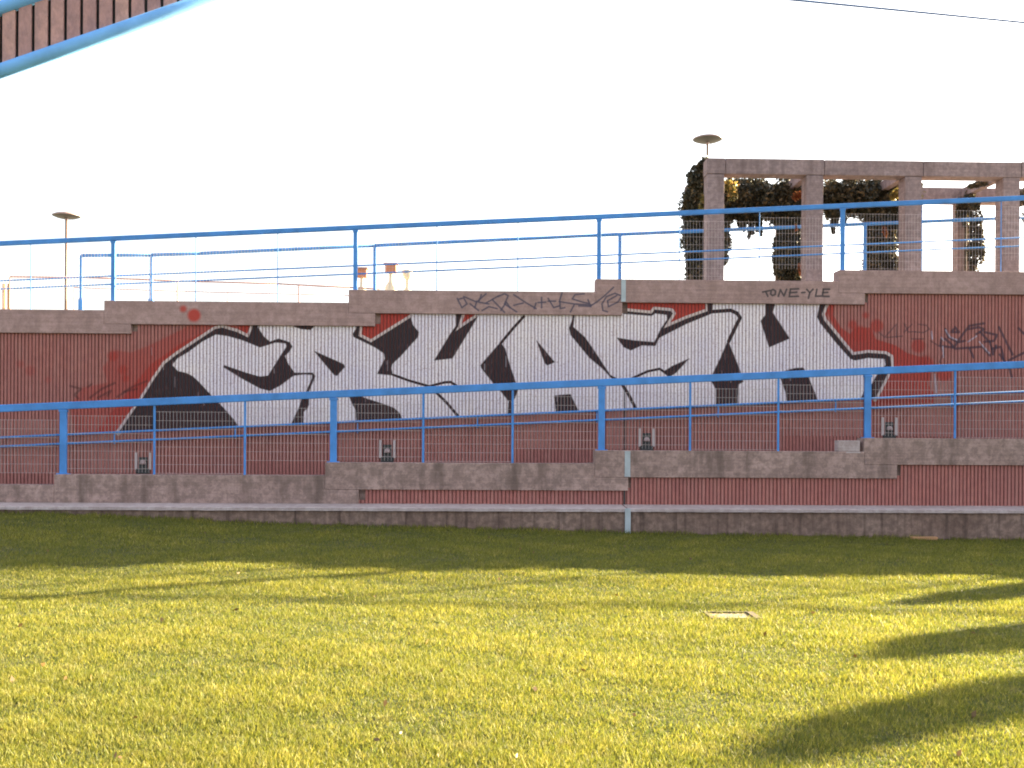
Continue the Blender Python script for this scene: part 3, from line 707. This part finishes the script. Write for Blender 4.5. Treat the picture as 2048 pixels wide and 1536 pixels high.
for i, x in enumerate(xcs):
    MB().box(x-hwc, x+hwc, YP-hwc+.004, YP+hwc-.004, TZ, zb-.008).build('column', M_perg, pg, bevel=.015)
    MB().box(x-hwc*.85, x+hwc*.85, YQ-hwc*.78, YQ+hwc*.78, TZ, zb-.052).build('column', M_perg, pg, bevel=.015)
    MB().box(x-.09, x+.09, YP+hwc+.003, YQ-hwc*.8-.003, zb+.08, zt-.06).build('cross_beam', M_perg, pg, bevel=.01)

# vines
def leaf_mat(name, c0, c1, c2, tr=.35):
    m, n, b = new_mat(name); at = n.nodes.new('ShaderNodeAttribute'); at.attribute_name = 'rnd'
    c = ramp(n, at.outputs['Fac'], [(0, c0), (.7, c1), (1, c2)]).outputs[0]
    n.links.new(c, b.inputs['Base Color']); b.inputs['Roughness'].default_value = .55
    t = n.nodes.new('ShaderNodeBsdfTranslucent'); n.links.new(c, t.inputs['Color'])
    mx = n.nodes.new('ShaderNodeMixShader'); mx.inputs[0].default_value = tr
    n.links.new(b.outputs[0], mx.inputs[1]); n.links.new(t.outputs[0], mx.inputs[2]); n.links.new(mx.outputs[0], n.nodes['Material Output'].inputs[0])
    return m
M_leaf = leaf_mat('vine_leaves', (.020, .020, .014), (.060, .052, .030), (.17, .11, .05), .25)
M_leafy = leaf_mat('yellow_leaves', (.06, .06, .02), (.24, .19, .05), (.38, .20, .07), .4)
M_leafr = leaf_mat('red_leaves', (.08, .04, .02), (.36, .10, .04), (.45, .2, .06), .4)
M_bark = concrete('bark', (.10, .07, .05), (.05, .035, .025), (.14, .10, .07), .5, board=False)
def leaves(name, centers, size, mat, parent, per=1):
    C = np.array(centers, dtype=np.float32); n = len(C)
    a = rng.normal(size=(n, 3)); a /= np.linalg.norm(a, axis=1)[:, None]
    bb = rng.normal(size=(n, 3)); bb -= (bb*a).sum(1)[:, None]*a; bb /= np.linalg.norm(bb, axis=1)[:, None]
    s = size*(.6+.8*rng.random(n))[:, None]; off = np.array(root_loc(parent), dtype=np.float32)
    V = np.empty((n, 4, 3), np.float32)
    V[:, 0] = C-a*s; V[:, 1] = C+bb*s*.55-a*s*.1; V[:, 2] = C+a*s; V[:, 3] = C-bb*s*.55-a*s*.1
    V -= off
    me = bpy.data.meshes.new(name); me.vertices.add(n*4); me.vertices.foreach_set('co', V.ravel())
    me.loops.add(n*4); me.loops.foreach_set('vertex_index', np.arange(n*4, dtype=np.int32))
    me.polygons.add(n); me.polygons.foreach_set('loop_start', np.arange(0, n*4, 4, dtype=np.int32))
    try: me.polygons.foreach_set('loop_total', np.full(n, 4, dtype=np.int32))
    except Exception: pass
    me.update(calc_edges=True)
    at = me.attributes.new('rnd', 'FLOAT', 'POINT'); at.data.foreach_set('value', np.repeat(rng.random(n).astype(np.float32), 4))
    me.materials.append(mat); o = bpy.data.objects.new(name, me); COL.objects.link(o); o.parent = parent; return o
def blob_pts(segs, n, taper=None):     # segs: list of (p, q, r0, r1)
    out = []; Ls = [max(.05, (Vector(q)-Vector(p)).length)*(ra+rb) for p, q, ra, rb in segs]; tot = sum(Ls)
    for (p, q, ra, rb), L in zip(segs, Ls):
        k = int(n*L/tot); p = np.array(p); q = np.array(q); t = rng.random(k)
        d = rng.normal(size=(k, 3)); d /= np.linalg.norm(d, axis=1)[:, None]
        c = p+(q-p)*t[:, None]
        nn = np.array([mnoise.noise(Vector((x*2.2, y*2.2, z*2.2))) for x, y, z in c+d*.3])
        rad = (ra+(rb-ra)*t)*(.25+.75*rng.random(k)**.5)*(1.15+.85*nn)
        out.append(c+d*rad[:, None])
    return np.concatenate(out)
def vine(label, segs, n, stem, accents=(), size=.055):
    base = stem[0]
    t = thing('climbing_vine', label, 'vine', base, 'vines growing over the pergola')
    extra = []
    for p, q, ra, rb in list(segs):
        if ra < .12: continue
        for _ in range(5):
            u = random.random(); c = Vector(p).lerp(Vector(q), u)+Vector((random.uniform(-1, 1)*ra, random.uniform(-1, 1)*ra, random.uniform(-.6, .2)*ra)); l = random.uniform(.2, .75)
            extra.append((tuple(c), (c.x+random.uniform(-.08, .08), c.y, c.z-l), .07, .02))
    segs = list(segs)+extra
    b = MB()
    for i in range(len(stem)-1): b.tube(stem[i], stem[i+1], .035, 7, .03)
    b.build('stem', M_bark, t, smooth=True)
    leaves('foliage', blob_pts(segs, n), size, M_leaf, t).__setitem__('kind', 'stuff')
    for segs2, n2, mat, nm in accents:
        leaves(nm, blob_pts(segs2, n2), size*.9, mat, t).__setitem__('kind', 'stuff')
    return t
def pp(px, py, Y): return tuple(UP(px, py, Y))
YV = 26.3
x_ = lambda px, Y=YV: X_(px, Y, 450)
# left hump over first columns
vine('dense dark vine bulging over the left end of the pergola down its first columns',
     [(pp(1402, 352, 25.0), pp(1392, 400, 26.4), .26, .31), (pp(1392, 395, 26.4), pp(1393, 450, 26.4), .31, .31), (pp(1393, 450, 26.4), pp(1395, 560, 26.4), .32, .30), (pp(1450, 400, 26.4), pp(1440, 450, 26.2), .20, .26), (pp(1440, 440, 26.2), pp(1436, 520, 26.2), .24, .26), (pp(1412, 325, 24.7), pp(1400, 360, 25.5), .10, .26)],
     21000, [(xcs[0], YQ-.3, TZ), (xcs[0]-.1, YQ-.3, TZ+2), (xcs[0], YQ-.3, zb-.1), (xcs[0]-.1, YP+.5, zb)],
     [([(pp(1460, 362, 24.9), pp(1466, 392, 24.9), .14, .16), (pp(1408, 390, 24.6), pp(1402, 418, 24.6), .07, .08)], 330, M_leafy, 'yellow_sprig')])
vine('dark vine mass hanging from the rear beam between the first and second columns',
     [(pp(1455, 400, YV), pp(1520, 396, YV), .44, .46), (pp(1520, 396, YV), pp(1600, 400, YV), .46, .50), (pp(1450, 428, YV), pp(1560, 422, YV), .14, .20), (pp(1503, 430, YV), pp(1505, 468, YV), .05, .03), (pp(1520, 440, YV), pp(1522, 470, YV), .04, .02)],
     21000, [(xcs[1]-.25, YQ-.3, TZ), (xcs[1]-.25, YQ-.3, zb-.2), (xcs[0]+.4, YQ-.3, zb-.2)],
     [([(pp(1588, 395, 25.2), pp(1606, 388, 25.2), .08, .10)], 220, M_leafr, 'red_sprig')])
vine('vine clothing the rear column seen left of the second front column',
     [(pp(1580, 410, YV), pp(1580, 480, YV), .40, .36), (pp(1580, 480, YV), pp(1584, 565, YV), .36, .34)], 11000, [(xcs[1]-.1, YQ-.35, TZ), (xcs[1]-.1, YQ-.35, zb-.3)],
     [([(pp(1601, 530, 25.6), pp(1605, 548, 25.6), .07, .09), (pp(1590, 452, 25.6), pp(1593, 458, 25.6), .05, .05)], 200, M_leafr, 'red_sprig')])
vine('dark vine mass hanging from the rear beam between the second and third columns',
     [(pp(1650, 394, YV), pp(1730, 396, YV), .42, .46), (pp(1730, 396, YV), pp(1800, 396, YV), .46, .48), (pp(1655, 420, YV), pp(1700, 415, YV), .12, .14), (pp(1745, 372, YV), pp(1800, 372, YV), .16, .16)],
     20000, [(xcs[2]-.25, YQ-.3, TZ), (xcs[2]-.25, YQ-.3, zb-.2), (xcs[1]+.4, YQ-.3, zb-.2)],
     [([(pp(1784, 394, 25.0), pp(1800, 384, 25.0), .07, .10)], 240, M_leafy, 'yellow_sprig')])
vine('vine clothing the rear column seen left of the third front column',
     [(pp(1765, 405, YV), pp(1766, 470, YV), .44, .40), (pp(1766, 470, YV), pp(1768, 560, YV), .38, .38)], 14000, [(xcs[2]-.1, YQ-.35, TZ), (xcs[2]-.1, YQ-.35, zb-.3)],
     [([(pp(1768, 455, 25.6), pp(1772, 470, 25.6), .05, .06)], 80, M_leafr, 'red_sprig')])
vine('thin patchy vine on the rear column at the right, left of the fourth front column',
     [(pp(1938, 395, YV), pp(1945, 425, YV), .20, .20), (pp(1958, 430, YV), pp(1964, 520, YV), .09, .07), (pp(1945, 440, YV), pp(1947, 560, YV), .10, .10), (pp(1940, 372, 25.6), pp(1975, 366, 25.2), .06, .06)], 3000, [(xcs[3]-.05, YQ-.35, TZ), (xcs[3]-.05, YQ-.35, zb-.3)])
vine('vine on the rear beam at the right edge of the view beyond the fourth column',
     [(pp(2042, 398, YV), pp(2120, 392, YV), .20, .30), (pp(2046, 425, YV), pp(2052, 455, YV), .05, .03), (pp(2120, 400, YV), pp(2140, 520, YV), .30, .26)], 3500, [(xcs[4]-.2, YQ-.35, TZ), (xcs[4]-.2, YQ-.35, zb-.3)])

# ------------------------------------------------------------------ added panel, upper left, standing in for an overlapping close view of blue rails
YS = 8.0
lo = line2((0, 142), (412, 0), YS); dz = Z_(0, 17, YS)-Z_(0, 142, YS); hi = lambda x: lo(x)+dz
xa, xb = X_(-620, YS, 0), X_(640, YS, 0)
sp = thing('standin_rail_panel', 'added stand-in panel, a sloping pale blue tube frame filled with brownish pink slats at the top left corner', 'railing', (X_(-150, YS, 0), YS, 0))
RT = 13.5*YS/F
MB().tube((xa, YS, lo(xa)), (xb, YS, lo(xb)), RT, 20).build('bottom_rail', M_blue2, sp, smooth=True)
MB().tube((xa, YS, hi(xa)), (xb, YS, hi(xb)), RT, 20).build('top_rail', M_blue2, sp, smooth=True)
x = xa+.03; pit = 31.5*YS/F
while x < xb-.1:
    w_ = pit*.80; x2 = x+w_
    MB().prism([(x, lo(x)+.01), (x2, lo(x2)+.01), (x2, hi(x2)-.01), (x, hi(x)-.01)], YS-.012, YS+.012).build('slat', M_wslat, sp, bevel=.004)
    x += pit
MB().prism([(xa, lo(xa)+.01), (xb, lo(xb)+.01), (xb, hi(xb)-.01), (xa, hi(xa)-.01)], YS+.03, YS+.036).build('gap_dark_sheet', M_dark, sp)  # dark sheet behind the slats so the gaps come out dark
for px in (-150, -560):
    xq = X_(px, YS, 0); MB().tube((xq, YS+.08, -.1), (xq, YS+.08, hi(xq)), .06, 12).build('support_post', M_blue2, sp, smooth=True)

# ------------------------------------------------------------------ overhead cable with its two poles
A = UP(2048, 45, 18.0); Bq = UP(1590, 0, 16.0); dv = A-Bq
E1 = A+dv*.6; E2 = Bq-dv*5
cab = MB(); pts = []
for i in range(41):
    t = i/40; p = E1.lerp(E2, t)
    pts.append(p)
for i in range(40): cab.tube(pts[i], pts[i+1], .017, 6, cap=False)
ca = cab.build('overhead_cable', M_cable); tag(ca, 'thin blue grey cable crossing the sky at the top right', 'cable')
for E, lab in ((E1, 'wooden cable pole beyond the right edge, holding the far end of the cable'), (E2, 'wooden cable pole behind the viewer, holding the near end of the cable')):
    t = thing('cable_pole', lab, 'pole', (E.x, E.y, 0))
    MB().tube((E.x, E.y, -.3), (E.x, E.y, E.z+.25), .12, 12, .09).build('shaft', M_bark, t, smooth=True)
    MB().tube((E.x-.35, E.y, E.z), (E.x+.35, E.y, E.z), .03, 8).build('crossarm', M_dark, t)

# ------------------------------------------------------------------ small things on the lawn
dcv = thing('drain_cover', 'pale square drain cover sunk in the sunlit grass with a rusty rim', 'drain cover', (DCX, DCY, 0))
zg = float(gz(DCX, DCY))
MB().box(DCX-.21, DCX+.16, DCY-.10, DCY+.13, zg-.05, zg+.008).build('slab', M_slab, dcv, bevel=.006)
b = MB(); b.box(DCX-.235, DCX+.225, DCY+.152, DCY+.18, zg-.05, zg+.018); b.box(DCX+.162, DCX+.225, DCY-.17, DCY+.15, zg-.05, zg+.02); b.box(DCX-.235, DCX-.212, DCY-.17, DCY+.15, zg-.05, zg+.02)
b.build('rim', M_bark, dcv)
pb = UP(1850, 1079, Y0-.2); zg = float(gz(pb.x, pb.y))
pl = MB().box(pb.x-.23, pb.x+.2, pb.y-.05, pb.y+.06, zg+.01, zg+.065).build('wooden_board', M_orange, None, bevel=.006)
tag(pl, 'small rusty orange board lying in the shaded grass at the foot of the base wall', 'board')

M_dry = leaf_mat('dry_leaves', (.10, .055, .02), (.16, .09, .035), (.22, .14, .05), .1)
fl = leaves('fallen_leaves', np.stack([LX, LY, LZ], 1), .022, M_dry, None)
tag(fl, 'small dry brown leaves scattered thinly over the grass', 'leaves', kind='stuff')
# ------------------------------------------------------------------ trees beyond the right edge (their shadows reach the lawn)
def tree(x, y, h, r, label, tipw=.5):
    t = thing('tree', label, 'tree', (x, y, 0), 'trees beyond the right edge of the lawn')
    b = MB(); b.tube((x, y, -.2), (x+.1, y, h*.45), .16, 10, .11); b.tube((x+.1, y, h*.45), (x, y, h*.85), .11, 8, .03)
    for k in range(7):
        a = k*2.4; zz = h*(.35+.07*k); b.tube((x+.08, y, zz), (x+.08+math.cos(a)*r*.7, y+math.sin(a)*r*.7, zz+h*.12), .05, 6, .015)
    b.build('trunk', M_bark, t, smooth=True)
    segs = []
    for k in range(16):
        a = random.uniform(0, 6.28); q = random.random(); zz = h*(.38+.52*q); rr = r*(1-.65*q)*random.uniform(.35, .9)
        c = (x+math.cos(a)*rr, y+math.sin(a)*rr, zz); segs.append((c, (c[0]+random.uniform(-.2, .2), c[1]+random.uniform(-.2, .2), c[2]+random.uniform(.2, .6)), r*.5, r*.35))
    leaves('crown', blob_pts(segs, 14000), .10, M_leaf, t).__setitem__('kind', 'stuff')
sx, sy = math.sin(SUN_AZ), math.cos(SUN_AZ); te = math.tan(SUN_EL)
def ground_at(px, py):
    d = fw + rt*((px-1024)/F) + up*((870-py)/F); t = EYE/(-d.z); return t*d.x, t*d.y
for (px, py), h, r, lab in (((1560, 1500), 6.5, .55, 'nearest broad tree beyond the right edge of the lawn'),
                            ((1985, 1276), 4.8, .50, 'middle slim tree beyond the right edge of the lawn'),
                            ((1920, 1192), 5.0, .26, 'farthest narrow tree beyond the right edge of the lawn')):
    gx, gy = ground_at(px, py); dd = h*.93/te
    tree(gx+sx*dd, gy+sy*dd, h, r, lab)
